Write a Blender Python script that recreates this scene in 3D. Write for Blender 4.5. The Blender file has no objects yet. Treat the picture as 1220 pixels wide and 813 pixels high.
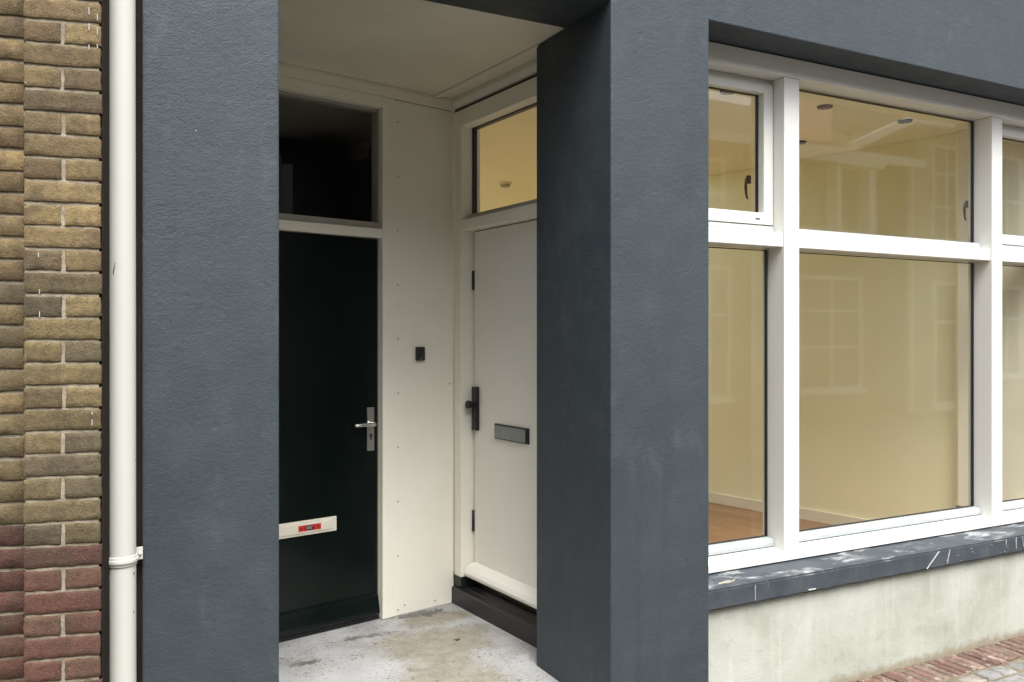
import bpy, bmesh, math, random
from mathutils import Vector, noise
R = math.radians
random.seed(7)
scene = bpy.context.scene
col = scene.collection

# ------------------------------------------------------------------ materials
def mat_base(name, base=(.5,.5,.5), rough=.6, spec=.5, metal=0.0):
    m = bpy.data.materials.new(name); m.use_nodes = True
    nt = m.node_tree; b = nt.nodes['Principled BSDF']
    b.inputs['Base Color'].default_value = (*base, 1)
    b.inputs['Roughness'].default_value = rough
    b.inputs['Specular IOR Level'].default_value = spec
    b.inputs['Metallic'].default_value = metal
    return m, nt, b
def N(nt, t, **k):
    n = nt.nodes.new(t)
    for a, v in k.items():
        if a in n.inputs.keys(): n.inputs[a].default_value = v
        else: setattr(n, a, v)
    return n
def coord(nt, scale=(1,1,1)):
    tc = N(nt, 'ShaderNodeTexCoord'); mp = N(nt, 'ShaderNodeMapping')
    mp.inputs['Scale'].default_value = scale
    nt.links.new(tc.outputs['Object'], mp.inputs['Vector']); return mp.outputs['Vector']
def nz(nt, vec, scale, detail=4, rough=.55, dist=0.0):
    n = N(nt, 'ShaderNodeTexNoise'); n.inputs['Scale'].default_value = scale
    n.inputs['Detail'].default_value = detail; n.inputs['Roughness'].default_value = rough
    n.inputs['Distortion'].default_value = dist
    nt.links.new(vec, n.inputs['Vector']); return n.outputs['Fac']
def ramp(nt, fac, stops):
    r = N(nt, 'ShaderNodeValToRGB'); cr = r.color_ramp
    while len(cr.elements) < len(stops): cr.elements.new(.5)
    for e, (p, c) in zip(cr.elements, stops):
        e.position = p; e.color = (*c, 1) if isinstance(c, tuple) else (c, c, c, 1)
    nt.links.new(fac, r.inputs['Fac']); return r.outputs['Color']
def mix(nt, fac, a, b, mode='MIX'):
    n = N(nt, 'ShaderNodeMix', data_type='RGBA', blend_type=mode)
    for s, v in ((0, fac), (6, a), (7, b)):
        if hasattr(v, 'links') or hasattr(v, 'is_linked'): nt.links.new(v, n.inputs[s])
        elif isinstance(v, tuple): n.inputs[s].default_value = (*v, 1)
        else: n.inputs[s].default_value = v
    return n.outputs[2]
def mth(nt, op, a, b=None, clamp=False):
    n = N(nt, 'ShaderNodeMath', operation=op, use_clamp=clamp)
    for i, v in enumerate((a, b)):
        if v is None: continue
        if isinstance(v, (int, float)): n.inputs[i].default_value = v
        else: nt.links.new(v, n.inputs[i])
    return n.outputs[0]
def bump(nt, b, h, strength=.3, dist=.01):
    bp = N(nt, 'ShaderNodeBump'); bp.inputs['Strength'].default_value = strength
    bp.inputs['Distance'].default_value = dist
    nt.links.new(h, bp.inputs['Height']); nt.links.new(bp.outputs['Normal'], b.inputs['Normal'])

def m_stucco():
    m, nt, b = mat_base('blue_grey_stucco_paint', rough=.62, spec=.42)
    v = coord(nt)
    big = nz(nt, v, 1.3, 5, .6); mid = nz(nt, v, 7, 5, .6)
    c = mix(nt, ramp(nt, big, [(.3, 0), (.72, 1)]), (.026,.036,.044), (.038,.050,.058))
    c = mix(nt, ramp(nt, mid, [(.5, 0), (.78, .35)]), c, (.060,.071,.077))
    # chalky scuffs (wear) and a few tiny pale chips
    vs = coord(nt, (2.2,2.2,.9))
    sc = nz(nt, vs, 2.6, 8, .72, .6)
    c = mix(nt, ramp(nt, sc, [(.57, 0), (.74, .42)]), c, (.080,.093,.098))
    st = nz(nt, coord(nt, (7,7,.35)), 1.6, 7, .7, .3)
    c = mix(nt, ramp(nt, st, [(.56, 0), (.74, .5)]), c, (.022,.030,.036))
    vo = N(nt, 'ShaderNodeTexVoronoi'); vo.inputs['Scale'].default_value = 11
    nt.links.new(v, vo.inputs['Vector'])
    chip = ramp(nt, vo.outputs['Distance'], [(.022, 1), (.03, 0)])
    c = mix(nt, mth(nt, 'MULTIPLY', chip, ramp(nt, nz(nt, v, 3.1, 2), [(.6, 0), (.63, 1)])), c, (.35,.36,.35))
    nt.links.new(c, b.inputs['Base Color'])
    fine = nz(nt, v, 150, 5, .6); med = nz(nt, v, 52, 4, .6); wav = nz(nt, v, 6, 3)
    v2 = N(nt, 'ShaderNodeTexVoronoi'); v2.inputs['Scale'].default_value = 5.5
    nt.links.new(v, v2.inputs['Vector'])
    dent = ramp(nt, v2.outputs['Distance'], [(.06, 0), (.11, 1)])
    h = mth(nt, 'ADD', mth(nt, 'MULTIPLY', fine, .8), mth(nt, 'MULTIPLY', med, .8))
    h = mth(nt, 'ADD', h, mth(nt, 'MULTIPLY', wav, 1.6))
    h = mth(nt, 'ADD', h, mth(nt, 'MULTIPLY', dent, .35))
    bump(nt, b, h, .45, .006)
    nt.links.new(ramp(nt, mid, [(.3, .52), (.7, .72)]), b.inputs['Roughness'])
    return m
def m_paint(name, base, rough=.4, grain=0.0, dirt=.12, spec=.4, tint=(.35,.31,.24)):
    m, nt, b = mat_base(name, base, rough, spec)
    v = coord(nt)
    n1 = nz(nt, v, 2.1, 6, .65); n2 = nz(nt, v, 23, 4, .6)
    c = mix(nt, ramp(nt, n1, [(.42, 0), (.8, dirt*1.6)]), base, tuple(x*y*1.7 for x, y in zip(base, tint)))
    c = mix(nt, ramp(nt, n2, [(.62, 0), (.8, dirt)]), c, tint)
    nt.links.new(c, b.inputs['Base Color'])
    h = mth(nt, 'ADD', mth(nt, 'MULTIPLY', nz(nt, v, 140, 3), .5+grain*4), mth(nt, 'MULTIPLY', nz(nt, v, 9, 3), .8))
    bump(nt, b, h, .12+grain, .003)
    return m
def m_plain(name, base, rough=.5, metal=0, spec=.5, bmp=.05, scale=80):
    m, nt, b = mat_base(name, base, rough, spec, metal)
    v = coord(nt)
    n = nz(nt, v, scale*.1, 4)
    c = mix(nt, ramp(nt, n, [(.35, 0), (.75, 1)]), base, tuple(min(1, x*1.18+.004) for x in base))
    nt.links.new(c, b.inputs['Base Color'])
    bump(nt, b, nz(nt, v, scale, 3), bmp, .003)
    return m
def m_attr_brick(name, rough=.9, grit=1.0, splash=False):
    m, nt, b = mat_base(name, rough=rough, spec=.2)
    v = coord(nt)
    at = N(nt, 'ShaderNodeAttribute', attribute_name='tone')
    n1 = nz(nt, v, 60, 8, .78); n2 = nz(nt, v, 13, 6, .7); n3 = nz(nt, v, 260, 3, .6)
    c = mix(nt, ramp(nt, n1, [(.3, .55), (.5, 1.0), (.72, 1.35)]), (0,0,0), (0,0,0))
    mul = N(nt, 'ShaderNodeMix', data_type='RGBA', blend_type='MULTIPLY'); mul.inputs[0].default_value = 1
    nt.links.new(at.outputs['Color'], mul.inputs[6])
    nt.links.new(ramp(nt, n1, [(.30, .40), (.5, .85), (.68, 1.0)]), mul.inputs[7])
    c = mix(nt, ramp(nt, n2, [(.44, 0), (.72, .75)]), mul.outputs[2], (.060,.048,.034))
    c = mix(nt, ramp(nt, n3, [(.62, 0), (.75, .5)]), c, (.34,.30,.22))
    if splash:
        s = nz(nt, v, 9, 7, .75)
        c = mix(nt, ramp(nt, s, [(.54, 0), (.66, .7)]), c, (.46,.44,.40))
    nt.links.new(c, b.inputs['Base Color'])
    h = mth(nt, 'ADD', mth(nt, 'MULTIPLY', n1, 1.2), mth(nt, 'MULTIPLY', n3, .7))
    bump(nt, b, h, .9*grit, .006)
    return m
def m_mortar():
    m, nt, b = mat_base('grey_beige_mortar', rough=.95, spec=.1)
    v = coord(nt)
    c = ramp(nt, nz(nt, v, 20, 6, .7), [(.3, (.14,.12,.085)), (.55, (.29,.255,.19)), (.8, (.40,.36,.28))])
    nt.links.new(c, b.inputs['Base Color']); bump(nt, b, nz(nt, v, 150, 4, .6), .8, .004)
    return m
def m_plinth():
    m, nt, b = mat_base('pale_render', rough=.85, spec=.2)
    v = coord(nt)
    a = nz(nt, v, 3, 7, .65, .4); d = nz(nt, v, 14, 6, .7)
    c = ramp(nt, a, [(.28, (.29,.30,.255)), (.5, (.38,.395,.345)), (.75, (.45,.465,.42))])
    c = mix(nt, ramp(nt, d, [(.58, 0), (.72, .4)]), c, (.26,.25,.205))
    vs = coord(nt, (9,9,.7))
    c = mix(nt, ramp(nt, nz(nt, vs, 2, 4), [(.55, 0), (.8, .35)]), c, (.58,.58,.53))
    tc = N(nt, 'ShaderNodeTexCoord'); sp = N(nt, 'ShaderNodeSeparateXYZ'); nt.links.new(tc.outputs['Object'], sp.inputs[0])
    low = mth(nt, 'ADD', sp.outputs['Z'], mth(nt, 'MULTIPLY', nz(nt, v, 18, 6, .7), .11))   # splash-back dirt line at the paving
    c = mix(nt, ramp(nt, low, [(.055, .85), (.095, 0)]), c, (.24,.205,.14))
    c = mix(nt, ramp(nt, nz(nt, coord(nt, (1,1,2.5)), 26, 7, .75), [(.66, 0), (.72, .5)]), c, (.17,.165,.14))
    nt.links.new(c, b.inputs['Base Color'])
    h = mth(nt, 'ADD', mth(nt, 'MULTIPLY', nz(nt, v, 120, 4), .5), mth(nt, 'MULTIPLY', d, .9))
    bump(nt, b, h, .45, .006)
    return m
def m_sill():
    m, nt, b = mat_base('painted_stone_sill', rough=.55, spec=.4)
    v = coord(nt)
    c = mix(nt, ramp(nt, nz(nt, v, 8, 5), [(.35, 0), (.7, 1)]), (.036,.045,.055), (.060,.070,.080))
    # white paint smeared over the top, runs down the front here and there
    tc = N(nt, 'ShaderNodeTexCoord'); sp = N(nt, 'ShaderNodeSeparateXYZ')
    nt.links.new(tc.outputs['Object'], sp.inputs[0])
    smear = nz(nt, coord(nt, (1.0,2.2,1)), 4.2, 10, .72, .4)
    ge = N(nt, 'ShaderNodeNewGeometry'); sn = N(nt, 'ShaderNodeSeparateXYZ')
    nt.links.new(ge.outputs['Normal'], sn.inputs[0])
    top = ramp(nt, sn.outputs['Z'], [(.3, 0), (.75, 1)])
    right = ramp(nt, mth(nt, 'DIVIDE', sp.outputs['X'], 5.5), [(.46, .0), (.66, 1)])
    thr = mth(nt, 'ADD', smear, mth(nt, 'MULTIPLY', right, .20))
    c = mix(nt, mth(nt, 'MULTIPLY', ramp(nt, thr, [(.53, 0), (.72, .8)]), top), c, (.58,.60,.60))
    run = nz(nt, coord(nt, (26,1,1.1)), 1.6, 6, .7, .3)
    zt = ramp(nt, mth(nt, 'SUBTRACT', sp.outputs['Z'], .0), [(.47, 0), (.568, 1)])
    rf = ramp(nt, mth(nt, 'ADD', run, mth(nt, 'MULTIPLY', zt, .13)), [(.71, 0), (.80, .45)])
    c = mix(nt, mth(nt, 'MULTIPLY', rf, mth(nt, 'SUBTRACT', 1.0, top)), c, (.45,.48,.50))
    nt.links.new(c, b.inputs['Base Color'])
    bump(nt, b, mth(nt, 'ADD', nz(nt, v, 60, 5), mth(nt, 'MULTIPLY', smear, 1.2)), .4, .004)
    return m
def m_floor():
    m, nt, b = mat_base('worn_white_floor_paint', rough=.6, spec=.35)
    v = coord(nt)
    tc = N(nt, 'ShaderNodeTexCoord'); 
    def blob(x, y, rx, ry):
        mp = N(nt, 'ShaderNodeMapping', vector_type='POINT')
        mp.inputs['Location'].default_value = (-x/rx, -y/ry, 0); mp.inputs['Scale'].default_value = (1/rx, 1/ry, 0)
        nt.links.new(tc.outputs['Object'], mp.inputs['Vector'])
        l = N(nt, 'ShaderNodeVectorMath', operation='LENGTH'); nt.links.new(mp.outputs['Vector'], l.inputs[0])
        return mth(nt, 'SUBTRACT', 1.0, l.outputs['Value'], True)
    hfc = ramp(nt, nz(nt, v, 130, 7, .8, .2), [(.38, 0), (.62, 1)])
    def blobr(x, y, rx, ry): return mth(nt, 'MULTIPLY', blob(x, y, rx, ry), .52)
    paint = mix(nt, ramp(nt, nz(nt, v, 3.5, 6, .65), [(.3, 0), (.7, 1)]), (.285,.288,.288), (.40,.404,.404))
    beige = mix(nt, ramp(nt, nz(nt, v, 15, 5, .6), [(.35, 0), (.7, 1)]), (.20,.182,.145), (.29,.268,.222))
    dark = mix(nt, ramp(nt, nz(nt, v, 30, 4, .6), [(.35, 0), (.7, 1)]), (.075,.075,.07), (.15,.147,.135))
    hf = nz(nt, v, 105, 8, .8, .2); mf = nz(nt, v, 6, 6, .7, .3)
    s1 = mth(nt, 'ADD', blobr(1.60, 1.12, .42, .30), blobr(1.50, .62, .34, .42))
    s1 = mth(nt, 'ADD', s1, blobr(1.75, 1.45, .30, .12))
    s1 = mth(nt, 'ADD', s1, mth(nt, 'MULTIPLY', mf, .55))
    s1 = mth(nt, 'ADD', s1, mth(nt, 'MULTIPLY', hfc, .34))
    c = mix(nt, ramp(nt, s1, [(.575, 0), (.60, 1)]), paint, beige)
    # bare dark concrete flakes along the back wall and scattered specks
    s2 = mth(nt, 'ADD', mth(nt, 'MULTIPLY', blob(1.70, 1.56, .30, .10), .34), mth(nt, 'MULTIPLY', blob(1.30, 1.36, .3, .07), .25))
    s2 = mth(nt, 'ADD', s2, mth(nt, 'MULTIPLY', blob(.95, 1.15, .16, .07), .27))
    s2 = mth(nt, 'ADD', s2, mth(nt, 'MULTIPLY', nz(nt, v, 15, 6, .75, .5), .70))
    s2 = mth(nt, 'ADD', s2, mth(nt, 'MULTIPLY', hfc, .13))
    c = mix(nt, ramp(nt, s2, [(.575, 0), (.595, 1)]), c, dark)
    # fine wear: paint rubbed through in grains nearly everywhere, more in some areas
    wear = mth(nt, 'ADD', mth(nt, 'MULTIPLY', nz(nt, v, 170, 6, .8), 1.0), mth(nt, 'MULTIPLY', nz(nt, v, 4.3, 5, .7, .4), .55))
    c = mix(nt, ramp(nt, wear, [(.82, 0), (.90, .8)]), c, (.15,.14,.115))
    sp = nz(nt, v, 48, 3, .6)
    s3 = mth(nt, 'ADD', sp, mth(nt, 'MULTIPLY', mf, .35))
    c = mix(nt, ramp(nt, s3, [(.80, 0), (.83, 1)]), c, dark)
    nt.links.new(c, b.inputs['Base Color'])
    bump(nt, b, mth(nt, 'ADD', hf, mth(nt, 'MULTIPLY', ramp(nt, s1, [(.60, 1), (.64, 0)]), .9)), .35, .003)
    return m
def m_glass(name, refl=1.0, wav=.0):
    m = bpy.data.materials.new(name); m.use_nodes = True; nt = m.node_tree
    nt.nodes.remove(nt.nodes['Principled BSDF'])
    out = [n for n in nt.nodes if n.type == 'OUTPUT_MATERIAL'][0]
    tr = N(nt, 'ShaderNodeBsdfTransparent'); gl = N(nt, 'ShaderNodeBsdfGlossy')
    tr.inputs['Color'].default_value = (.985,.99,.98,1); gl.inputs['Roughness'].default_value = .028
    fr = N(nt, 'ShaderNodeFresnel'); ge = N(nt, 'ShaderNodeNewGeometry')   # same reflectance on both faces of the pane
    nt.links.new(mth(nt, 'ADD', 1.52, mth(nt, 'MULTIPLY', ge.outputs['Backfacing'], 1/1.52-1.52)), fr.inputs['IOR'])
    mx = N(nt, 'ShaderNodeMixShader')
    nt.links.new(mth(nt, 'MULTIPLY', fr.outputs[0], refl, True), mx.inputs[0])
    nt.links.new(tr.outputs[0], mx.inputs[1]); nt.links.new(gl.outputs[0], mx.inputs[2])
    if wav:
        bp = N(nt, 'ShaderNodeBump'); bp.inputs['Strength'].default_value = wav; bp.inputs['Distance'].default_value = .004
        nt.links.new(nz(nt, coord(nt), 2.4, 2), bp.inputs['Height']); nt.links.new(bp.outputs[0], gl.inputs['Normal'])
    nt.links.new(mx.outputs[0], out.inputs[0]); return m
def m_wood():
    m, nt, b = mat_base('oak_floor_boards', rough=.38, spec=.4)
    tc = N(nt, 'ShaderNodeTexCoord'); mp = N(nt, 'ShaderNodeMapping')
    mp.inputs['Rotation'].default_value = (0, 0, R(90-13))
    nt.links.new(tc.outputs['Object'], mp.inputs['Vector'])
    br = N(nt, 'ShaderNodeTexBrick'); br.offset = .37
    br.inputs['Scale'].default_value = 1; br.inputs['Brick Width'].default_value = 1.4
    br.inputs['Row Height'].default_value = .14; br.inputs['Mortar Size'].default_value = .002
    br.inputs['Color1'].default_value = (.34,.17,.060,1); br.inputs['Color2'].default_value = (.46,.25,.10,1)
    br.inputs['Mortar'].default_value = (.08,.03,.01,1)
    nt.links.new(mp.outputs['Vector'], br.inputs['Vector'])
    m2 = N(nt, 'ShaderNodeMapping'); m2.inputs['Scale'].default_value = (1.5, 22, 1)
    nt.links.new(mp.outputs['Vector'], m2.inputs['Vector'])
    c = mix(nt, ramp(nt, nz(nt, m2.outputs['Vector'], 1.6, 5, .6, .5), [(.35, 0), (.7, .7)]), br.outputs['Color'], (.17,.07,.02))
    nt.links.new(c, b.inputs['Base Color']); return m
def m_facade_brick(name, c1, c2, mort):
    m, nt, b = mat_base(name, rough=.9, spec=.2)
    tc = N(nt, 'ShaderNodeTexCoord'); sp = N(nt, 'ShaderNodeSeparateXYZ'); cb = N(nt, 'ShaderNodeCombineXYZ')
    nt.links.new(tc.outputs['Object'], sp.inputs[0])
    nt.links.new(mth(nt, 'ADD', sp.outputs['X'], sp.outputs['Y']), cb.inputs[0]); nt.links.new(sp.outputs['Z'], cb.inputs[1])
    br = N(nt, 'ShaderNodeTexBrick'); br.inputs['Scale'].default_value = 1
    br.inputs['Brick Width'].default_value = .22; br.inputs['Row Height'].default_value = .065
    br.inputs['Mortar Size'].default_value = .005
    br.inputs['Color1'].default_value = (*c1, 1); br.inputs['Color2'].default_value = (*c2, 1); br.inputs['Mortar'].default_value = (*mort, 1)
    nt.links.new(cb.outputs[0], br.inputs['Vector']); nt.links.new(br.outputs['Color'], b.inputs['Base Color'])
    return m
def m_ground():
    m, nt, b = mat_base('street_asphalt', rough=.9, spec=.2)
    v = coord(nt)
    nt.links.new(ramp(nt, nz(nt, v, 6, 8, .7), [(.3, (.09,.085,.08)), (.7, (.17,.16,.15))]), b.inputs['Base Color'])
    bump(nt, b, nz(nt, v, 90, 4), .4, .005); return m
def m_sand():
    m, nt, b = mat_base('joint_sand', rough=.95, spec=.1)
    v = coord(nt)
    nt.links.new(ramp(nt, nz(nt, v, 30, 8, .7), [(.3, (.07,.058,.04)), (.7, (.24,.20,.145))]), b.inputs['Base Color'])
    bump(nt, b, nz(nt, v, 120, 4), .8, .006); return m

S = m_stucco()
M = dict(
    stucco=S, white=m_paint('white_frame_paint', (.66,.66,.62), .32, dirt=.05),
    cream=m_paint('cream_porch_paint', (.78,.76,.66), .45, .03, .10),
    panel=m_paint('cream_panel_paint', (.80,.785,.69), .5, .10, .08),
    ceil=m_paint('porch_ceiling_paint', (.70,.68,.58), .6, .10, .2),
    grey_strip=m_paint('grey_frame_edge_paint', (.36,.35,.31), .5, .03, .2),  # darker grey tone for rebates, bead, fascia and screws
    whitedoor=m_paint('off_white_door_paint', (.80,.785,.72), .35, .05, .06),
    blackdoor=m_plain('black_green_gloss_paint', (.0012,.0040,.0034), .26, 0, .27, .05, 30),
    threshold=m_plain('black_stone', (.009,.009,.010), .42, 0, .5, .3, 90),
    dark=m_plain('dark_brown_rough', (.018,.014,.010), .9, 0, .1, .9, 60),  # one dark brown tone for the raw flank and the added side cover
    plinth=m_plinth(), sill=m_sill(), floor=m_floor(), brick=m_attr_brick('weathered_brick'),
    edging=m_attr_brick('paving_brick', .85, .8, True), stone=m_attr_brick('granite_sett', .8, .8),
    mortar=m_mortar(), sand=m_sand(), ground=m_ground(),
    pipe=m_paint('cream_pipe_paint', (.49,.495,.455), .35, 0, .05),
    chip=m_plain('bare_chip', (.05,.035,.025), .7), drip=m_plain('white_paint_drip', (.42,.43,.43), .5),
    alu=m_plain('grey_aluminium_bead', (.33,.36,.365), .4, .0, .5), steel=m_plain('brushed_steel', (.62,.62,.60), .3, 1.0),
    rubber=m_plain('black_gasket', (.012,.012,.012), .5), blackmetal=m_plain('matt_black_metal', (.010,.010,.011), .35),
    greyflap=m_plain('grey_flap_metal', (.22,.25,.24), .35, .6), slotwhite=m_plain('cream_plastic_plate', (.62,.59,.50), .4),
    red=m_plain('red_sticker', (.50,.020,.012), .4), stickerdark=m_plain('dark_print', (.03,.02,.02), .5), print=m_plain('pale_print', (.35,.32,.30), .5),
    glass=m_glass('window_glass', 1.0, .05), glassdoor=m_glass('fanlight_glass', .55, .03),
    yellow=m_paint('yellow_wall_paint', (.88,.86,.57), .7, .02, .04), yceil=m_paint('pale_yellow_ceiling_paint', (.88,.85,.62), .7, .02, .04),
    skirt=m_paint('cream_skirting_paint', (.80,.76,.60), .4, 0, .05), wood=m_wood(),
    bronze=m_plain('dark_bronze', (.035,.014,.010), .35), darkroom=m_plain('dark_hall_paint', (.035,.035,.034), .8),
    grey=m_plain('grey_duct', (.20,.20,.20), .5), lens=m_plain('lamp_lens', (.10,.10,.09), .3),
    hb1=m_facade_brick('red_brown_facade_brick', (.20,.11,.07), (.14,.08,.055), (.22,.20,.17)),
    hcream=m_paint('cream_facade_render', (.42,.38,.30), .8), roof=m_plain('dark_roof_tile', (.06,.05,.048), .7),
    hwhite=m_paint('white_joinery', (.85,.84,.80), .5), hglass=m_plain('dark_window_glass', (.02,.025,.03), .08),
    pink=m_plain('pink_render', (.85,.42,.38), .8), gapseal=m_plain('brown_door_seal', (.20,.11,.085), .6), leaf=m_plain('dry_leaf_brown', (.10,.035,.02), .8), cream_blob=m_plain('cream_mortar_smear', (.26,.25,.20), .85, 0, .2, .5, 60),
)

# ------------------------------------------------------------------ mesh builder
class Frame:
    def __init__(s, o, u, n):
        s.o = Vector((o[0], o[1], 0)); s.u = Vector((u[0], u[1], 0)).normalized(); s.n = Vector((n[0], n[1], 0)).normalized()
    def p(s, u, n, z): return s.o + s.u*u + s.n*n + Vector((0, 0, z))
WORLD = Frame((0,0), (1,0), (0,1))                       # u = x, n = y
Bdir = (.97944, .20175)
BACK = Frame((1.94,1.666), Bdir, (Bdir[1], -Bdir[0]))    # back wall of the porch, n points out to the street
Wl = math.hypot(.094, -.839); Wd = (.094/Wl, -.839/Wl)
SIDE = Frame((1.94,1.666), Wd, (Wd[1], -Wd[0]))          # wall of the white door, n points into the porch
BRK = Frame((-.141,-.101), (.977,-.214), (-.214,-.977))  # neighbour's brick front

class MB:
    def __init__(s): s.bm = bmesh.new(); s.tone = s.bm.loops.layers.float_color.new('tone')
    def poly(s, pts, close_dir):                          # prism: pts -> pts+close_dir
        a = [s.bm.verts.new(p) for p in pts]; b = [s.bm.verts.new(Vector(p)+Vector(close_dir)) for p in pts]
        fs = [s.bm.faces.new(a), s.bm.faces.new(b[::-1])]
        for i in range(len(a)):
            j = (i+1) % len(a); fs.append(s.bm.faces.new((a[i], b[i], b[j], a[j])))
        bmesh.ops.recalc_face_normals(s.bm, faces=fs); return fs
    def box(s, F, u0, u1, n0, n1, z0, z1):
        q = [F.p(u0,n0,z0), F.p(u1,n0,z0), F.p(u1,n1,z0), F.p(u0,n1,z0)]
        return s.poly(q, (0,0,z1-z0))
    def prof(s, F, u0, u1, pts):                           # profile in (n,z) swept along u
        q = [F.p(u0, n, z) for n, z in pts]
        return s.poly(q, F.u*(u1-u0))
    def profz(s, F, z0, z1, pts):                          # outline in (u,n) swept along z
        return s.poly([F.p(u, n, z0) for u, n in pts], (0,0,z1-z0))
    def cyl(s, c, axis, r, h, seg=24, r2=None):
        axis = Vector(axis).normalized(); t = axis.orthogonal().normalized(); w = axis.cross(t)
        r2 = r if r2 is None else r2; c = Vector(c)
        a = []; b = []
        for i in range(seg):
            k = 2*math.pi*i/seg; d = t*math.cos(k)+w*math.sin(k)
            a.append(s.bm.verts.new(c+d*r)); b.append(s.bm.verts.new(c+axis*h+d*r2))
        fs = [s.bm.faces.new(a[::-1]), s.bm.faces.new(b)]
        for i in range(seg):
            j = (i+1) % seg; f = s.bm.faces.new((a[i], a[j], b[j], b[i])); f.smooth = True; fs.append(f)
        bmesh.ops.recalc_face_normals(s.bm, faces=fs); return fs
    def tube(s, pts, r, seg=12):
        pts = [Vector(p) for p in pts]; rings = []
        for i, p in enumerate(pts):
            d = (pts[min(i+1, len(pts)-1)] - pts[max(i-1, 0)]).normalized()
            t = d.cross(Vector((.3,.2,1))).normalized() if abs(d.z) < .9 else d.cross(Vector((1,0,0))).normalized()
            w = d.cross(t); rr = r[i] if isinstance(r, (list, tuple)) else r
            rings.append([s.bm.verts.new(p + (t*math.cos(2*math.pi*k/seg) + w*math.sin(2*math.pi*k/seg))*rr) for k in range(seg)])
        fs = []
        for a, b in zip(rings, rings[1:]):
            for k in range(seg):
                f = s.bm.faces.new((a[k], a[(k+1) % seg], b[(k+1) % seg], b[k])); f.smooth = True; fs.append(f)
        fs += [s.bm.faces.new(rings[0][::-1]), s.bm.faces.new(rings[-1])]
        bmesh.ops.recalc_face_normals(s.bm, faces=fs)
    def brick(s, P, U, V, Nn, w, h, d, tone, nx=16, ny=5, rough=.0012, jit=.0018, rnd=.0026):
        """one brick: P = corner of its face, U/V unit axes of the face, Nn outward normal"""
        sd = random.uniform(0, 100); g = []; rim_w = rnd*.7
        xs = [0] + [rim_w + (w-2*rim_w)*i/(nx-2) for i in range(nx-1)] + [w]
        ys = [0] + [rim_w + (h-2*rim_w)*i/(ny-2) for i in range(ny-1)] + [h]
        for j in range(ny+1):
            row = []
            for i in range(nx+1):
                x, y = xs[i], ys[j]
                q = P + U*x + V*y
                k = noise.noise(q*38 + Vector((sd,0,0))); k2 = noise.noise(q*11 + Vector((0,sd,0))); k3 = noise.noise(q*90)
                e = min(x, w-x, y, h-y)
                n = k*rough + k2*rough*1.2 + k3*rough*.4 - (rnd*.6 if e < 1e-6 else 0) - (.004*max(0, noise.noise(q*31+Vector((sd,sd,0)))-.28) if e < rim_w*1.1 else 0)
                if e < 1e-6:
                    c = noise.noise(q*55 + Vector((3,3,sd)))*jit*1.6
                    if x < 1e-6: q = q + U*c
                    if x > w-1e-6: q = q + U*c
                    if y < 1e-6: q = q + V*c
                    if y > h-1e-6: q = q + V*c
                row.append(s.bm.verts.new(q + Nn*n))
            g.append(row)
        fs = []
        for j in range(ny):
            for i in range(nx):
                f = s.bm.faces.new((g[j][i], g[j][i+1], g[j+1][i+1], g[j+1][i])); f.smooth = True; fs.append(f)
        rim = [g[0][i] for i in range(nx+1)] + [g[j][nx] for j in range(1, ny+1)] + [g[ny][i] for i in range(nx-1, -1, -1)] + [g[j][0] for j in range(ny-1, 0, -1)]
        bk = [s.bm.verts.new(v.co - Nn*d) for v in rim]
        for i in range(len(rim)):
            j = (i+1) % len(rim); fs.append(s.bm.faces.new((rim[i], bk[i], bk[j], rim[j])))
        for f in fs:
            for l in f.loops: l[s.tone] = (*tone, 1)
        bmesh.ops.recalc_face_normals(s.bm, faces=fs)
    def build(s, name, mat, parent=None, bevel=0, seg=2):
        me = bpy.data.meshes.new(name); root = parent
        while root is not None and root.parent is not None: root = root.parent
        if root is not None:
            for v in s.bm.verts: v.co -= root.location
        s.bm.to_mesh(me); s.bm.free(); me.materials.append(M[mat])
        o = bpy.data.objects.new(name, me); col.objects.link(o)
        if parent is not None: o.parent = parent
        if bevel:
            b = o.modifiers.new('bevel', 'BEVEL'); b.width = bevel; b.segments = seg; b.limit_method = 'ANGLE'; b.angle_limit = R(35)
            b.harden_normals = False
        return o
def tag(o, label=None, cat=None, group=None, kind=None):
    if label: o['label'] = label
    if cat: o['category'] = cat
    if group: o['group'] = group
    if kind: o['kind'] = kind
    return o
def empty(name, loc, label, cat, group=None):
    o = bpy.data.objects.new(name, None); o.location = loc; o.empty_display_size = .2
    col.objects.link(o); return tag(o, label, cat, group)
def part(name, mat, parent, F, boxes, bevel=0):
    m = MB()
    for b in boxes: m.box(F, *b)
    return m.build(name, mat, parent, bevel)

# ================================================================== THE SHOP BUILDING
shop = empty('shop_building', (1.9, 0, 0), 'blue grey rendered shop front with white window and recessed porch of two doors', 'building')
TOP = 5.2
# ---- stucco wall: front skin with its openings, then the deeper piers and lintel
m = MB()
L = [(.171,-.05),(.591,-.05),(.591,3.043),(1.914,3.043),(1.914,-.05),(2.423,-.05),(2.423,3.043),(7.04,3.043),(7.04,-.05),(7.7,-.05),(7.7,TOP),(.171,TOP)]
m.poly([Vector((x, 0, z)) for x, z in L], (0,.2,0))
# slightly hand-worked corners on the front edges
def front(e): return all(abs(v.co.y) < 1e-5 for v in e.verts)
bmesh.ops.bevel(m.bm, geom=[e for e in m.bm.edges if front(e)], offset=.007, segments=3, profile=.5, affect='EDGES')
for (x0, x1, y1) in ((.171,.591,.62), (1.914,2.423,.622)): m.box(WORLD, x0, x1, .2, y1, -.05, 3.043)
m.box(WORLD, .171, 7.7, .2, .362, 3.043, TOP)
m.build('wall', 'stucco', shop)
# raw dark joint on the flank of the left pier, towards the neighbour
part('wall_joint', 'dark', shop, WORLD, [(.155,.1705,.012,.30,-.05,TOP), (-.3,.1545,.16,.32,-.05,TOP)])
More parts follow.
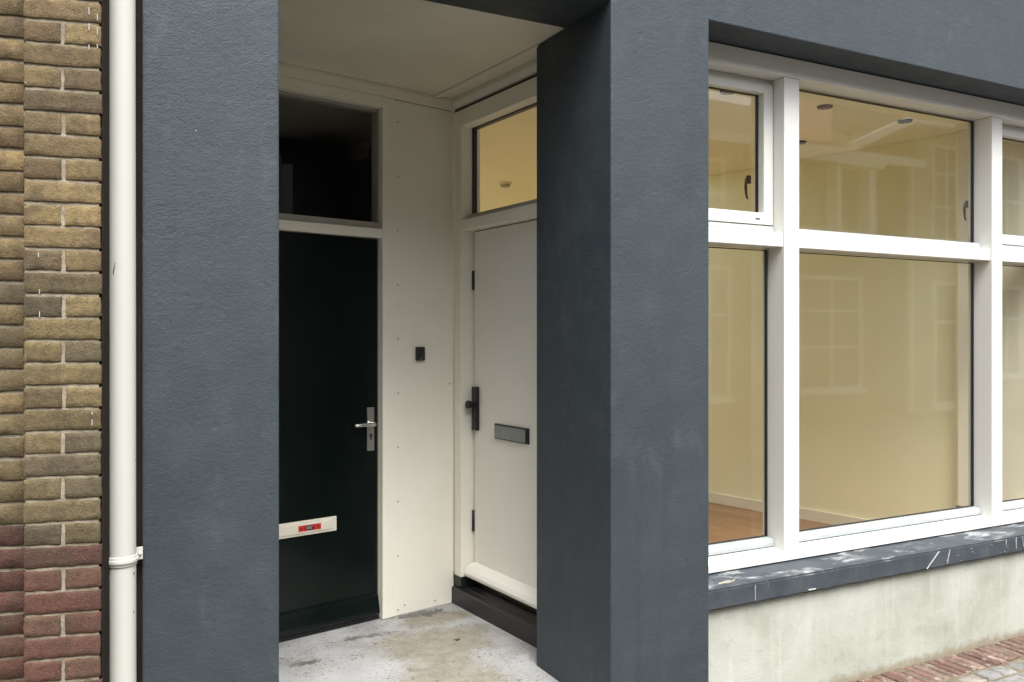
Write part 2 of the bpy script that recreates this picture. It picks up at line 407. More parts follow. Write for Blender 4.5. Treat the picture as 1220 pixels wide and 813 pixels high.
# unseen rear walls, kept low, roofless and open at the back to admit daylight
part('rear_wall', 'hcream', shop, WORLD, [(-.2,.168,.33,6.7,0,3.4), (7.55,7.7,.37,6.7,0,3.4), (.17,.3,6.52,6.7,0,3.4), (4.0,7.54,6.52,6.7,0,3.4), (.3,4.0,6.52,6.7,0,.4), (.3,4.0,6.52,6.7,2.95,3.4)])

# ---- plinth and sill under the window
part('plinth', 'plinth', shop, WORLD, [(2.425,7.038,.05,.36,-.05,.472)])
m = MB(); m.prof(Frame((0,0),(1,0),(0,1)), 2.425, 7.038, [(.018,.474),(.018,.565),(.26,.572),(.26,.474)])
# long edges get subdivided and nibbled so that the stone is not ruler-straight
bmesh.ops.bevel(m.bm, geom=[e for e in m.bm.edges if abs(e.verts[0].co.y-.018) < 1e-4 and abs(e.verts[1].co.y-.018) < 1e-4 and abs(e.verts[0].co.x-e.verts[1].co.x) > 1], offset=.008, segments=2, affect='EDGES')
bmesh.ops.subdivide_edges(m.bm, edges=[e for e in m.bm.edges if abs(e.verts[0].co.x-e.verts[1].co.x) > 1], cuts=220)
for v in m.bm.verts:
    if v.co.y < .04:
        k = noise.noise(Vector((v.co.x*9, 0, v.co.z*2)))*.002 + noise.noise(Vector((v.co.x*40, 5, v.co.z*5)))*.0015
        v.co.z += k if v.co.z < .5 else k*.6; v.co.y += k*.7
sill = m.build('stone_sill', 'sill', shop)
# runs and splashes of white paint on the stone
def drip(x, z0, z1, w, lean=0):
    m = MB(); n = 6; ca = []; cb = []
    for i in range(n+1):
        t = i/n; ww = w*(.9-.5*t)*random.uniform(.55, 1.1) + (w*.35 if i == n else 0); xx = x+lean*t+random.uniform(-.001,.001)
        ca.append(Vector((xx-ww/2, .0120, z0+(z1-z0)*t))); cb.append(Vector((xx+ww/2, .0120, z0+(z1-z0)*t)))
    m.poly(ca+cb[::-1], (0,.0045,0)); m.build('paint_drip', 'drip', sill)
for d in ((3.96,.560,.482,.005,-.095),(4.045,.560,.490,.004,-.02),(2.70,.556,.49,.004,.0),(4.61,.562,.50,.005,0),(4.665,.562,.505,.004,.01),(4.52,.56,.53,.004,0)): drip(*d)
part('paint_fleck', 'drip', sill, WORLD, [(3.03,3.075,.012,.0172,.487,.491)])
for i in range(14):
    x = random.uniform(3.9, 4.8); z = random.uniform(.49,.55); r = random.uniform(.001,.0028)
    part('paint_fleck', 'drip', sill, WORLD, [(x, x+r*1.5, .0128, .0172, z, z+r)])

m = MB(); k = 14
m.poly([Vector((2.625+.062*math.cos(2*math.pi*i/k)*random.uniform(.5,1.3)+.05*math.sin(2*math.pi*i/k), .105+.055*math.sin(2*math.pi*i/k)*random.uniform(.5,1.2), .5662)) for i in range(k)], (0,0,.0012)); m.build('mortar_smear', 'cream_blob', sill)
# ---- the shop window: outer frame, mullions and transom
FY, BY = .200, .345
win = bpy.data.objects.new('window', None); col.objects.link(win); win.parent = shop; win.empty_display_size = .1
win['label'] = 'white timber shop window with mullions and a transom'
part('head_rail', 'white', win, WORLD, [(2.425, 7.038, FY-.012, BY, 2.946, 3.037)], .002)
m = MB()
bays = [(2.47,3.061),(3.162,4.680),(4.777,6.295),(6.396,6.995)]
mull = [(3.061,3.162),(4.680,4.777),(6.295,6.396)]
m.prof(WORLD, 2.425, 7.038, [(FY-.004,.577),(FY-.004,.612),(FY+.004,.620),(.30,.637),(BY,.637),(BY,.577)])   # bottom rail, weathered slope
m.build('bottom_rail', 'white', win, .002)
for a, b in mull: part('mullion', 'white', win, WORLD, [(a, b, FY-.002, BY, .617, 2.9455)], .003)
for a, b in ((2.425,2.47),(6.995,7.038)): part('jamb', 'white', win, WORLD, [(a, b, FY, BY, .617, 2.9455)], .003)
for a, b in bays: part('transom_bar', 'white', win, WORLD, [(a+.0005, b-.0005, FY+.006, BY, 2.113, 2.183)], .003)
# panes, gaskets, beads, sashes
GY = .312
def rect_ring(mb, x0, x1, z0, z1, w, y0, y1):
    mb.box(WORLD, x0, x0+w, y0, y1, z0, z1); mb.box(WORLD, x1-w, x1, y0, y1, z0, z1)
    mb.box(WORLD, x0+w, x1-w, y0, y1, z0, z0+w); mb.box(WORLD, x0+w, x1-w, y0, y1, z1-w, z1)
for k, (a, b) in enumerate(bays):
    for lvl in (0, 1):
        z0, z1 = ((.637, 2.1125), (2.1835, 2.9455))[lvl]
        casement = lvl == 1 and k in (0, 2, 3)
        # aluminium bead
        mb = MB(); mb.prof(WORLD, a+.001, b-.001, [(.262,z0+.0005),(.262,z0+.016),(.270,z0+.036),(.306,z0+.038),(.306,z0+.0005)])
        mb.build('glazing_bead', 'alu', win, .0015)
        if casement:
            mb = MB(); w = .060; x0, x1, c0, c1 = a+.004, b-.004, z0+.042, z1-.022
            mb.box(WORLD, x0, x0+w, .268, .335, c0, c1); mb.box(WORLD, x1-w, x1, .268, .335, c0, c1)
            mb.box(WORLD, x0+w, x1-w, .269, .335, c0, c0+.058); mb.box(WORLD, x0+w, x1-w, .269, .335, c1-.05, c1)
            mb.box(WORLD, a+.001, b-.001, .285, .34, c1+.001, z1-.0005)
            s = mb.build('casement_sash', 'white', win, .003)
            g = (x0+w, x1-w, c0+.058, c1-.05)
            mb = MB(); mb.box(WORLD, x1-w-.055, x1-w-.025, .2665, .2685, c0+.024, c0+.029); mb.build('drain_slot', 'rubber', win)
        else:
            g = (a+.004, b-.004, z0+.038, z1-.006)
        mb = MB(); rect_ring(mb, g[0]+.0005, g[1]-.0005, g[2]+.0005, g[3]-.0005, .0035, GY-.006, GY+.012)
        mb.build('gasket', 'rubber', win)
        part('window_pane', 'glass', win, WORLD, [(g[0]+.0035, g[1]-.0035, GY, GY+.002, g[2]+.0035, g[3]-.0035)])
# window catches seen through the glass
for (x, z) in ((3.005,2.43), (4.715,2.43), (6.33,2.43)):
    x -= .024; mb = MB(); mb.box(WORLD, x-.010, x+.006, BY+.002, BY+.02, z+.01, z+.05)
    mb.tube([(x+.012,BY+.022,z+.045),(x-.004,BY+.024,z+.035),(x-.007,BY+.026,z-.0),(x-.004,BY+.026,z-.04),(x+.002,BY+.024,z-.065)], [.006,.008,.0075,.006,.005], 10)
    mb.build('window_handle', 'bronze', win)
# inner jamb lining of the window
part('window_lining', 'skirt', shop, WORLD, [(2.425,7.038,.347,.42,.25,.615)])

# ---- recessed porch shell
part('porch_side_wall', 'cream', shop, WORLD, [(.45,.59,.622,1.55,0,3.043)])
part('porch_ceiling', 'ceil', shop, WORLD, [(.172,2.10,.363,2.6,3.047,3.2), (.20,1.959,2.601,3.19,3.047,3.2)])
# trims at the ceiling
m = MB(); m.prof(BACK, -1.42, -.002, [(0,3.046),(.030,3.046),(.030,3.028),(.014,2.985),(0,2.985)])
m.prof(SIDE, .031, 1.0, [(0,3.046),(.035,3.046),(.035,3.020),(.016,2.995),(0,2.995)])
m.box(SIDE, .031, 1.05, .12, .150, 3.036, 3.0465)
m.build('ceiling_trim', 'ceil', shop, .002)
# ---- black door side: frame
zf = .125
m = MB()
m.box(BACK, -.482, -.412, -.10, .012, zf+.004, 2.984)               # right post
m.box(BACK, -1.50, -1.40, -.10, .012, zf+.004, 2.984)               # left post
m.box(BACK, -1.40, -.482, -.10, .012, 2.925, 2.984)                 # head
m.box(BACK, -1.40, -.482, -.10, .010, 2.212, 2.262)                 # transom rail
df = m.build('door_frame', 'panel', shop, .0025)
part('frame_rebate', 'grey_strip', df, BACK, [(-.490,-.4825,-.09,-.022,zf+.02,2.2115),(-.494,-.4825,-.09,-.020,2.2625,2.9245),(-1.399,-.4945,-.09,-.012,2.2625,2.298),(-1.399,-.4945,-.09,-.035,2.911,2.9245)], .002)
part('transom_pane', 'glassdoor', df, BACK, [(-1.398,-.4945,-.050,-.048,2.2985,2.9105)])
LEAF = Frame(BACK.p(.020,.030,0), BACK.u, BACK.n)
# black door leaf
m = MB(); m.box(LEAF, -1.398, -.5110, -.12, -.060, .160, 2.206)
door = m.build('door', 'blackdoor', shop, .003); door['label'] = 'glossy black green door with long steel handle plate'
m = MB(); m.prof(LEAF, -1.395, -.518, [(-.0595,.160),(-.026,.160),(-.018,.172),(-.020,.190),(-.032,.238),(-.036,.262),(-.0595,.274)])
m.build('weather_bar', 'blackdoor', door, .003)
m = MB(); m.box(LEAF, -.578, -.535, -.0595, -.052, 1.052, 1.288)
m.cyl(LEAF.p(-.556,-.052,1.199), LEAF.n, .0125, .040, 20)
m.tube([LEAF.p(-.556,-.014,1.199), LEAF.p(-.575,-.012,1.199), LEAF.p(-.62,-.012,1.1985), LEAF.p(-.672,-.014,1.198)], [.010,.0095,.0095,.009], 14)
m.build('door_handle', 'steel', door, .0015)
m = MB(); m.cyl(LEAF.p(-.556,-.0525,1.135), LEAF.n, .009, .002, 16); m.box(LEAF, -.560,-.552,-.0525,-.0505,1.110,1.130)
m.build('keyhole', 'stickerdark', door)
m = MB(); m.box(LEAF, -1.112, -.762, -.0595, -.050, .648, .724); m.box(LEAF, -1.085, -.789, -.0495, -.045, .661, .711)
m.build('mail_slot', 'slotwhite', door, .003)
part('sticker', 'red', door, LEAF, [(-.980,-.855,-.0449,-.0440,.671,.701)])
m = MB(); m.box(LEAF, -.945, -.893, -.0439, -.0435, .674, .698); 
m.box(LEAF, -.969,-.961,-.0439,-.0435,.680,.692); m.box(LEAF, -.876,-.868,-.0439,-.0435,.680,.692)
m.build('sticker_print', 'stickerdark', door)
m = MB()
for i, zz in enumerate((.691,.685,.679)): 
    u = -.938
    while u < -.905:
        w = random.uniform(.004,.010); m.box(LEAF, u, u+w, -.04345, -.0431, zz, zz+.003); u += w+.002
m.build('sticker_lettering', 'print', door)
# black sill below the door and dark gap
part('door_threshold', 'threshold', shop, BACK, [(-1.40,-.483,-.13,-.022,zf-.02,.150)], .004)
# ---- cream panel with screws
pn = part('wall_panel', 'panel', shop, BACK, [(-.409,-.001,-.10,-.002,zf+.001,2.984)], .002)
for u, z in [(-.378+random.uniform(-.002,.002), 2.865 - .301*i) for i in range(10)] + [(-.03,1.40),(-.335,.175),(-.13,.16)]:
    m = MB(); m.cyl(BACK.p(u, -.0015, z), BACK.n, .0055, .0012, 12); m.build('screw', 'grey_strip', pn)
part('porch_rear_wall', 'darkroom', shop, BACK, [(-1.9,-1.501,-.14,0,0,3.046)])

# ---- white door side: frame
SD = 1.06
m = MB()
m.box(SIDE, .001, .080, -.13, .0, .288, 2.978)                       # post at the inner corner
m.box(SIDE, .0805, SD, -.13, .0, 2.882, 2.978)                       # head
m.box(SIDE, .0805, SD, -.13, -.001, 2.285, 2.345)                    # rail over the door
wf = m.build('door_frame', 'panel', shop, .004); wf['label'] = 'cream frame of the white door with fanlight'
part('post_base', 'threshold', wf, SIDE, [(.002,.081,-.129,.001,.232,.2875)], .002)
mb = MB(); mb.prof(SIDE, .083, SD, [(-.125,2.3455),(-.035,2.3455),(-.050,2.378),(-.125,2.378)]); mb.build('glazing_bead', 'grey_strip', wf, .001)
mb = MB(); mb.box(SIDE, .081,.0865,-.105,-.075,2.3785,2.8815); mb.box(SIDE, .0866,SD,-.105,-.075,2.875,2.8815)
mb.build('gasket', 'rubber', wf)
part('transom_pane', 'glassdoor', wf, SIDE, [(.087,SD,-.092,-.090,2.3785,2.8745)])
part('gap_strip', 'rubber', wf, SIDE, [(.001,SD,-.13,-.004,2.9785,2.990)])
part('fascia', 'grey_strip', wf, SIDE, [(.0,SD,-.13,.0,2.991,3.046)])
m = MB(); m.box(SIDE, .092, SD, -.128, -.082, .325, 2.279)
wd = m.build('door', 'whitedoor', shop, .004); wd['label'] = 'plain off white door with grey mail flap and black lock plate'
part('door_gap', 'gapseal', wd, SIDE, [(.0815,.0895,-.1285,-.1,.30,2.284), (.0815,SD,-.1285,-.11,2.2795,2.2845)])
m = MB(); m.prof(SIDE, .090, SD, [(-.0815,.292),(-.030,.292),(-.018,.300),(-.015,.318),(-.026,.340),(-.050,.362),(-.0815,.372)])
m.build('weather_bar', 'whitedoor', wd, .003)
for z0, z1 in ((1.945,2.055),(.548,.668)):
    mb = MB(); mb.cyl(SIDE.p(.087,-.078,z0), (0,0,1), .0075, z1-z0, 14); mb.box(SIDE,.087,.098,-.0815,-.0795,z0,z1)
    mb.build('hinge', 'blackmetal', wd)
m = MB(); m.box(SIDE, .096, .150, -.0815, -.062, 1.135, 1.385)
m.cyl(SIDE.p(.123,-.062,1.285), SIDE.n, .012, .025, 16); m.cyl(SIDE.p(.123,-.040,1.285), SIDE.n, .020, .022, 20, .024); m.cyl(SIDE.p(.123,-.018,1.285), SIDE.n, .024, .006, 20, .018)
m.cyl(SIDE.p(.126,-.062,1.19), SIDE.n, .011, .005, 16)
m.build('door_handle', 'blackmetal', wd, .002)
m = MB(); rng = (.325,.655,1.108,1.192)
m.box(SIDE, rng[0], rng[1], -.0815, -.072, rng[2], rng[3]); m.build('mail_slot', 'blackmetal', wd, .002)
part('mail_flap', 'greyflap', wd, SIDE, [(rng[0]+.010,rng[1]-.018,-.0715,-.064,rng[2]+.008,rng[3]-.008)], .002)
# stone threshold with a shallow groove and a raised back strip
m = MB(); m.prof(SIDE, -.018, SD, [(-.16,zf-.02),(.016,zf-.02),(.016,.212),(.010,.220),(-.018,.224),(-.021,.217),(-.027,.217),(-.030,.226),(-.060,.231),(-.064,.226),(-.068,.231),(-.105,.235),(-.105,.270),(-.16,.270)])
m.build('door_threshold', 'threshold', shop, .002)

# ---- the lit room behind the window
rw0, rw1 = Vector((4.80,2.85)), Vector((5.27,.80)); rd = (rw1-rw0).normalized()
RW = Frame(rw0, rd, (-rd.y*-1, rd.x*-1) if False else (rd.y, -rd.x))
# n must point into the room (towards -x)
if RW.n.x > 0: RW.n = -RW.n
Ls = (rw1-rw0).length
room = []
m = MB(); m.box(RW, -3.75, Ls+.46, -.14, 0, .25, 3.05)
m.box(WORLD, .2, 4.2, 6.36, 6.5, .25, .4); m.box(WORLD, .2,.3,6.36,6.5,.4,2.95)
m.box(WORLD, .17, .199, 3.3, 6.5, .25, 3.05); m.box(WORLD, .2, 1.86, 3.2, 3.3, .25, 3.05)
m.box(WORLD, 1.965, 2.06, 1.86, 3.3, .25, 3.05)
m.box(WORLD, 5.4, 7.54, 2.7, 2.8, .25, 3.05); m.box(WORLD, 7.45, 7.54, .42, 2.7, .25, 3.05)
m.build('room_wall', 'yellow', shop)
part('wall_pilaster', 'skirt', shop, RW, [(Ls-.0,Ls+.42,.001,.05,.25,3.049)], .004)
part('room_floor', 'wood', shop, WORLD, [(2.40,7.54,.42,.7,.15,.25),(2.17,7.54,.7,3.3,.15,.25),(.2,7.54,3.3,6.5,.15,.25)])
part('room_side_wall', 'yellow', shop, WORLD, [(2.425,2.50,.42,.68,.25,3.05)])
part('skirting_board', 'skirt', shop, RW, [(-3.7,Ls-.001,.001,.016,.251,.338)], .003)
part('pilaster_base', 'bronze', shop, RW, [(Ls-.004,Ls+.40,.051,.066,.251,.545)], .003)
m = MB()  # unseen rooflight openings left between the pieces, added to brighten the room
for pts in ([(2.15,.363),(7.54,.363),(7.54,.799),(2.15,.799)], [(3.02,.8),(7.54,.8),(7.54,2.999),(4.80,2.999)], [(2.15,.8),(2.16,.8),(3.30,2.999),(2.15,2.999)],
            [(2.15,3.0),(7.54,3.0),(7.54,3.399),(2.15,3.399)], [(2.65,3.4),(7.54,3.4),(7.54,6.5),(3.3,6.5)], [(.2,3.2),(2.149,3.2),(2.149,3.399),(.2,3.399)]):
    m.profz(WORLD, 3.051, 3.13, pts)
m.build('room_ceiling', 'yceil', shop)
part('added_rear_window_frame', 'skirt', shop, WORLD, [(x,x+.06,6.38,6.46,.4,2.95) for x in (.31,1.5,2.7,3.9)]+[(x+.06,x+1.18,6.38,6.46,2.1,2.16) for x in (.31,1.5,2.7)])  # unseen rear window, invented to bring more daylight into the room
# dark hall behind the black door
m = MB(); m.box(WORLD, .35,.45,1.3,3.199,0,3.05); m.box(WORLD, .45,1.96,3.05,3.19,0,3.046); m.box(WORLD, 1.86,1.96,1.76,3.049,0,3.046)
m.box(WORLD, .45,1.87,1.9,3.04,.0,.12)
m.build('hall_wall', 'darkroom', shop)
part('meter_box', 'grey', shop, WORLD, [(1.085,1.150,2.30,2.42,1.9,2.72), (1.070,1.078,2.28,2.30,1.9,2.76)], .003)
part('porch_roof_slab', 'hcream', shop, WORLD, [(.17,2.149,.363,3.19,3.21,3.42)])

# porch floor
fl = MB(); fl.profz(WORLD, -.05, zf, [(.592,.0),(1.913,.0),(1.913,.622),(2.10,.622),(2.05,1.80),(.45,1.55),(.45,.625),(.592,.625)])
tag(fl.build('porch_floor', 'floor'), kind='structure')

lf = MB(); c = Vector((1.71,1.09,zf))
pts = [(-.016,0),(-.006,.009),(.006,.008),(.018,.001),(.008,-.008),(-.005,-.009)]
lf.poly([c+Vector((a,b,.002+abs(a)*.35)) for a, b in pts], (0,0,.0012))
tag(lf.build('dry_leaf', 'leaf'), 'tiny curled brown dry leaf lying on the worn porch floor', 'leaf')
# ---- fittings on the ceiling of the room (things of their own)
lamps = [(3.232,.79,'seen in the small top left sash'),(3.96,.765,'nearer the mullion at the pane top'),(4.675,.77,'rightmost of the row'),(4.53,1.51,'lowest, half behind the mullion')]
proto = None
for i, (x, y, t) in enumerate(lamps):
    if proto is None:
        e = empty('downlight', (x, y, 3.05), '', 'ceiling light', 'round downlights in the shop ceiling')
        mb = MB(); mb.cyl((x,y,3.0505), (0,0,-1), .046, .010, 28, .042); mb.build('trim_ring', 'blackmetal', e)
        mb = MB(); mb.cyl((x,y,3.0403), (0,0,-1), .026, .004, 20, .020); mb.build('lens', 'lens', e)
        proto = e
    else:
        e = proto.copy(); col.objects.link(e); e.location = (x, y, 3.05)
        for ch in list(proto.children): c = ch.copy(); col.objects.link(c); c.parent = e
    e['label'] = 'round black downlight in the yellow ceiling, ' + t
sm = empty('smoke_detector', (3.386,3.868,3.05), 'small round cream smoke detector seen through the fanlight above the white door', 'smoke detector')
mb = MB(); mb.cyl((3.386,3.868,3.0505), (0,0,-1), .060, .018, 28, .058); mb.build('base', 'skirt', sm)
mb = MB(); mb.cyl((3.386,3.868,3.032), (0,0,-1), .050, .022, 28, .036); mb.build('sensor_cap', 'hcream', sm, .003)

# ---- doorbell on the panel
p = BACK.p(-.238, 0, 1.577)
db = empty('doorbell', p, 'small black doorbell box on the cream panel between the two doors', 'doorbell')
part('casing', 'blackmetal', db, BACK, [(-.266,-.210,-.0015,.020,1.538,1.616)], .006)
part('push_button', 'rubber', db, BACK, [(-.250,-.226,.0202,.0235,1.556,1.592)], .003)
part('name_strip', 'grey', db, BACK, [(-.248,-.228,.0202,.0208,1.547,1.551)])

# ================================================================== DRAINPIPE
px, py, pr = .113, -.030, .0400
dp = empty('drainpipe', (px, py, 0), 'cream painted round drainpipe between brick pier and blue pier', 'drainpipe')
m = MB()
zs = [-.02 + i*.12 for i in range(49)]
m.tube([(px+noise.noise(Vector((0,0,z*.7)))*.0015+(1.675-z)*.0012, py, z) for z in zs], pr, 40)
m.build('pipe', 'pipe', dp)
def ring_mesh(z, h, r):
    m = MB(); m.cyl((px,py,z), (0,0,1), r, h, 40); return m
m = ring_mesh(.982,.030,pr+.0035); m.cyl((px,py,.991), (0,0,1), pr+.007, .012, 40)
m.box(WORLD, px+.036, px+.060, py+.012, py+.020, .988, 1.026); m.cyl((px+.052,py+.005,1.008), (0,1,0), .005, .009, 8)
m.box(WORLD, px-.062, px-.036, py-.004, py+.004, .984, 1.014)
m.box(WORLD, px+.005, px+.020, py+.036, .159, .990, 1.01)
m.build('pipe_bracket', 'pipe', dp, .0015)
m = MB()
def onpipe(ang, z, r=pr+.0012):    # ang 0 = facing the street
    a = R(ang); return Vector((px+math.sin(a)*r, py-math.cos(a)*r, z))
m.tube([onpipe(-36,1.86), onpipe(-33,1.875), onpipe(-27,1.897)], [.0008,.0018,.0006], 6)
m.build('paint_chip', 'chip', dp)
for a, z, s in ((52,.955,.004),(50,.84,.003),(40,.60,.003),(66,1.3,.002)): m = MB(); m.tube([onpipe(a,z), onpipe(a+1,z+s*1.6)], [s*.5,s*.35], 6); m.build('paint_chip', 'chip', dp)

# ================================================================== NEIGHBOUR'S BRICK FRONT
nb = empty('brick_house', (-.6, 0, 0), 'ochre and red brick house front with projecting pier at the left edge', 'building')
Z = Vector((0,0,1)); U, Nn = BRK.u, BRK.n
pier = MB(); pitch = .0650; hz = .0562
z_red = 1.079
k0 = int(z_red/pitch)
def tone(z):
    if z < z_red-.01:
        b = random.choice([(.120,.058,.044),(.145,.072,.055),(.098,.050,.040),(.155,.085,.062)])
    elif z < z_red+.75:
        b = random.choice([(.178,.138,.072),(.150,.118,.066),(.225,.172,.086),(.13,.105,.066),(.19,.148,.080)])
    else:
        b = random.choice([(.215,.158,.082),(.245,.182,.092),(.19,.138,.074),(.30,.22,.108),(.15,.112,.066),(.18,.128,.070)])
    k = random.uniform(.85, 1.15); return tuple(c*k for c in b)
W = .2005
for k in range(-k0, 42):
    z = z_red - .0075 + (k-1)*pitch + pitch - hz*0
    z = z_red + (k-1)*pitch + .004
    if z < 0: continue
    zz = z + random.uniform(-.001,.001)
    if k % 2 == 0:
        w = W + random.uniform(-.003,.002)
        pier.brick(BRK.p(0,0,zz), U, Z, Nn, w, hz, .05, tone(zz), 22, 6)
    else:
        a = .0950 + random.uniform(-.003,.003)
        pier.brick(BRK.p(0,0,zz), U, Z, Nn, a, hz, .05, tone(zz), 11, 6)
        pier.brick(BRK.p(a+.011,0,zz), U, Z, Nn, W-a-.011+random.uniform(-.003,.001), hz, .05, tone(zz), 11, 6)
pier.build('brick_pier', 'brick', nb)
mm = MB(); mm.box(BRK, .004, W-.007, -.45, -.0042, 0, 3.8); mm.build('pier_mortar', 'mortar', nb)
rec = MB()
for k in range(0, 58):
    z = k*pitch + .020
    off = (0 if k % 2 else .11)
    u = -1.45 - off
    while u < .02:
        w = .209; rec.brick(BRK.p(u,-.115,z+random.uniform(-.002,.002)), U, Z, Nn, min(w, .03-u), hz-.001, .03, tone(z), 12, 4); u += w+.011
rec.build('wall', 'brick', nb)
mm = MB(); mm.box(BRK, -3.5, .0, -.45, -.121, 0, 3.8); mm.build('wall_mortar', 'mortar', nb)
part('dark_side_cover', 'dark', nb, BRK, [(W+.0005,W+.004,-.45,-.008,0,3.8)])  # dark sheet added over the pier's return so the gap beside it stays black
part('upper_wall', 'hb1', nb, BRK, [(-3.5,W,-.45,0,3.81,6.4)])
# dashes of white paint on the bricks
m = MB()
for i, (u, z, h) in enumerate([(.168,2.60,.022),(.168,2.555,.020),(.168,2.50,.014),(.190,2.585,.018),(.190,2.545,.020),(.190,2.505,.012),(.037,1.90,.012),(.040,1.795,.014),(.040,1.73,.016),(.176,1.42,.016),(.176,1.45,.008),(.004,2.39,.003),(.003,2.05,.004)]):
    part('paint_fleck', 'drip', nb, BRK, [(u, u+.0016, -.002, .0022, z, z+h)])

# ================================================================== GROUND AND PAVEMENT
m = MB(); m.box(WORLD, -60, 60, -60, 60, -.30, -.052); tag(m.build('ground', 'ground'), kind='structure')
m = MB(); m.box(WORLD, -6, 14, -1.9, .048, -.045, -.010); tag(m.build('pavement', 'sand'), kind='structure')
X, Y = Vector((1,0,0)), Vector((0,1,0))
ed = MB(); x = 2.43
while x < 7.6:
    w = random.uniform(.046,.053); t = random.choice([(.20,.120,.09),(.25,.15,.12),(.17,.10,.08),(.28,.19,.15),(.23,.165,.13)])
    y0 = -.150 + random.uniform(-.005,.004)
    ed.brick(Vector((x, y0, -.002+random.uniform(-.003,.003))), X, Y, Z, w, .185, .03, (lambda q: tuple(k*q for k in t))(random.uniform(.65,1.15)), 5, 14, .0016, .003, .007); x += w+random.uniform(.005,.009)
tag(ed.build('brick_edging', 'edging'), kind='structure')
sb = MB(); y = -.165
r_ = 0
while y > -1.8:
    h = random.uniform(.085,.098); x = 1.9 + random.uniform(0,.08)
    while x < 6.4:
        w = random.uniform(.095,.135); g = random.uniform(.20,.36)
        t = (g*1.0, g*.99, g*.94) if random.random() < .75 else (g*1.05, g*.95, g*.82)
        sb.brick(Vector((x, y-h, -.003+random.uniform(-.004,.004))), X, Y, Z, w, h, .03, t, 8, 6, .004, .004, .016); x += w+random.uniform(.008,.013)
    y -= h+random.uniform(.008,.012)
tag(sb.build('cobblestone_pavement', 'stone'), kind='structure')

# ================================================================== HOUSES ACROSS THE STREET (seen mirrored in the shop window)
OY = -9.0
OPP = Frame((0,OY), (1,0), (0,1))          # n points to our side of the street
def owin(parent, x0, x1, z0, z1, vb=(), hb=(), w=.07, cornice=False):
    m = MB()
    m.box(OPP,x0-w,x0,.001,.07,z0-w,z1+w); m.box(OPP,x1,x1+w,.001,.07,z0-w,z1+w); m.box(OPP,x0,x1,.001,.07,z1,z1+w); m.box(OPP,x0,x1,.001,.07,z0-w,z0)
    for v in vb: m.box(OPP,v-w*.4,v+w*.4,.001,.06,z0,z1)
    for h in hb: m.box(OPP,x0,x1,.001,.058,h-w*.4,h+w*.4)
    f = m.build('window', 'hwhite', parent)
    part('pane', 'hglass', f, OPP, [(x0,x1,.001,.02,z0,z1)])
    part('sill', 'hwhite', f, OPP, [(x0-.12,x1+.12,.001,.14,z0-w-.08,z0-w-.002)])
    return f
def house(x0, x1, z1, mat, label):
    h = empty('opposite_house', ((x0+x1)/2, OY-3, 0), label, 'building', 'houses across the street mirrored in the glass')
    part('wall', mat, h, OPP, [(x0+.002,x1-.002,-7,0,-.05,z1)])
    m = MB(); m.poly([Vector((x0-.0,OY+.25,z1+.002)), Vector((x0,OY-3.5,z1+2.0)), Vector((x0,OY-7.2,z1+.002))], (x1-x0-.004,0,0)); m.build('roof', 'roof', h)
    part('gutter', 'hwhite', h, OPP, [(x0,x1-.004,.26,.40,z1-.14,z1+.04)])
    return h
hA = house(8.5, 16.3, 5.45, 'hb1', 'brown brick house with white bay cornice, mirrored in the middle pane')
m = MB(); m.box(OPP, 12.5, 15.0, .001, .42, 5.18, 5.40); m.box(OPP, 13.66,13.76,.001,.36,3.86,5.17); m.box(OPP,14.60,14.80,.001,.36,3.86,5.17); m.box(OPP,12.5,12.62,.001,.36,3.86,5.17); m.box(OPP,12.5,14.80,.001,.38,3.72,3.855)
m.build('bay_window', 'hwhite', hA)
part('bay_pane', 'hglass', hA, OPP, [(12.62,14.6,.002,.06,3.86,5.17)])
owin(hA, 12.94, 14.66, .63, 2.85, (13.85,), (2.2,1.45))
owin(hA, 9.6, 11.05, .55, 2.95, (10.6,), (2.1,)); owin(hA, 9.7, 10.9, 3.8, 5.0, (10.3,), (4.4,))
part('door', 'hglass', hA, OPP, [(15.2,16.0,.001,.05,0,2.3)])
part('downpipe', 'hwhite', hA, OPP, [(16.20,16.29,.01,.11,0,6.0)])
m = MB(); m.poly([Vector((14.0,OY+.30,5.46)),Vector((14.0,OY+.30,5.64)),Vector((16.2,OY+.30,6.55)),Vector((16.2,OY+.30,6.36))], (0,.12,0)); m.build('verge_board', 'hwhite', hA)
m = MB(); m.poly([Vector((14.2,OY-.2,5.46)),Vector((16.2,OY-.2,6.40)),Vector((16.2,OY-.2,5.46))], (0,.45,0)); m.build('gable', 'hb1', hA)
part('added_pink_chimney', 'pink', hA, OPP, [(13.1,13.9,-.9,.0,5.7,7.1)])  # pink block invented so its mirror image tints the upper pane
hB = house(16.32, 25, 6.45, 'hcream', 'cream rendered house with tall cross barred sashes, mirrored at the right of the middle pane')
owin(hB, 17.05, 17.95, 3.90, 5.93, (17.5,), (4.6,5.35), .06); owin(hB, 17.12, 17.95, .2, 2.83, (), (2.0,), .09)
for a in (19.2,21.5): owin(hB, a, a+1, 3.9, 5.9, (a+.5,), (4.9,)); owin(hB, a, a+1, .8, 2.8, (a+.5,), (2.1,))
hC = house(-1, 8.48, 6.2, 'hcream', 'pale house across the street, left of the brown one')
for a in (0,2.6,5.4): owin(hC, a, a+1.1, 3.8, 5.5, (a+.55,), (4.9,)); owin(hC, a, a+1.1, .8, 2.7, (a+.55,), (2.1,))
hD = house(-12, -1.02, 6.6, 'hb1', 'brown brick house across the street, farthest left')
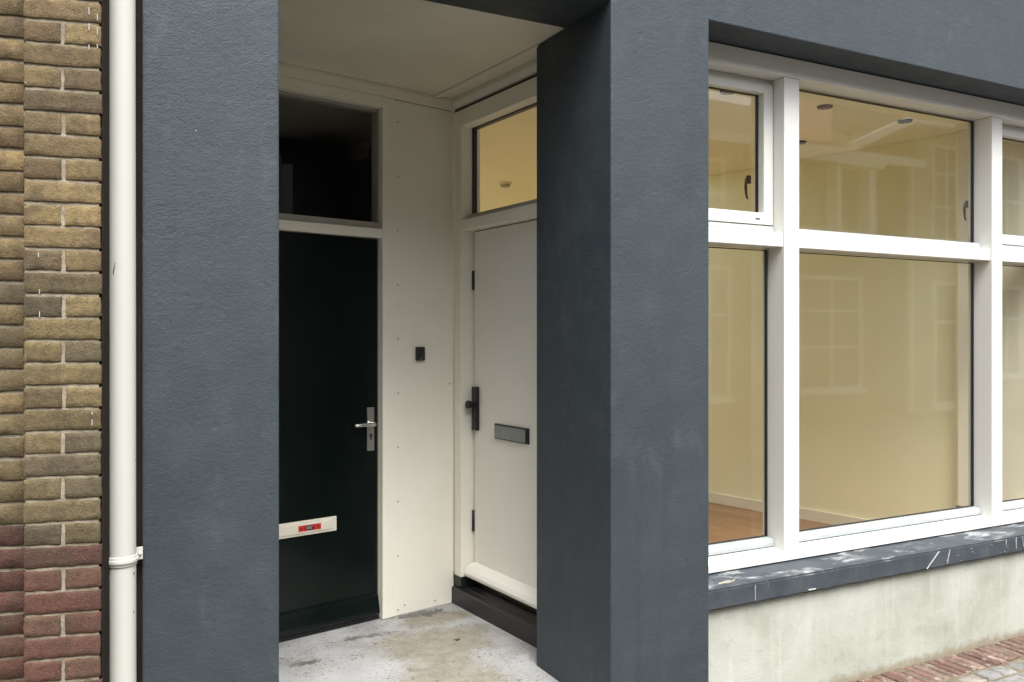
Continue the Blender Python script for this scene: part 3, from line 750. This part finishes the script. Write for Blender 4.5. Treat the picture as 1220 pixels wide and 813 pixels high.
for a in (-11,-8,-5): owin(hD, a, a+1.1, 3.8, 5.5, (a+.55,), (4.9,)); owin(hD, a, a+1.1, .8, 2.7, (a+.55,), (2.1,))

# ================================================================== LIGHT, SKY, CAMERA
w = bpy.data.worlds.new('World'); scene.world = w; w.use_nodes = True
nt = w.node_tree; bg = nt.nodes['Background']
sky = nt.nodes.new('ShaderNodeTexSky'); sky.sky_type = 'NISHITA'; sky.sun_disc = False
SUN_EL, SUN_AZ = 60, 186            # azimuth measured clockwise from +y (north), light comes from there
sky.sun_elevation = R(SUN_EL); sky.sun_rotation = R(SUN_AZ)
sky.air_density = 1.0; sky.dust_density = 4.0; sky.ozone_density = 1.0
hs = nt.nodes.new('ShaderNodeHueSaturation'); hs.inputs['Saturation'].default_value = .35
nt.links.new(sky.outputs[0], hs.inputs['Color']); nt.links.new(hs.outputs[0], bg.inputs['Color'])
bg.inputs['Strength'].default_value = .15
sl = bpy.data.lights.new('sun', 'SUN'); sl.energy = 1.5; sl.angle = R(35); sl.color = (1,.985,.96)
so = bpy.data.objects.new('sun', sl); col.objects.link(so)
az = R(SUN_AZ); d = Vector((math.sin(az)*math.cos(R(SUN_EL)), math.cos(az)*math.cos(R(SUN_EL)), math.sin(R(SUN_EL))))
so.rotation_euler = (-d).to_track_quat('-Z', 'Y').to_euler()

cam = bpy.data.cameras.new('camera'); co = bpy.data.objects.new('camera', cam); col.objects.link(co)
co.location = (0, -2.84, 1.675); co.rotation_euler = (R(90), 0, R(62.7546-90))
cam.sensor_width = 36; cam.lens = 1000/1220*36; cam.shift_y = -5.5/1220; cam.clip_end = 500; cam.clip_start = .05
scene.camera = co

scene.render.engine = 'CYCLES'
cy = scene.cycles; cy.use_denoising = True; cy.max_bounces = 10; cy.diffuse_bounces = 5; cy.glossy_bounces = 4
cy.transparent_max_bounces = 16; cy.sample_clamp_indirect = 6; cy.caustics_reflective = False; cy.caustics_refractive = False
vs = scene.view_settings; vs.view_transform = 'Standard'; vs.look = 'None'; vs.gamma = 1; vs.exposure = 1.55
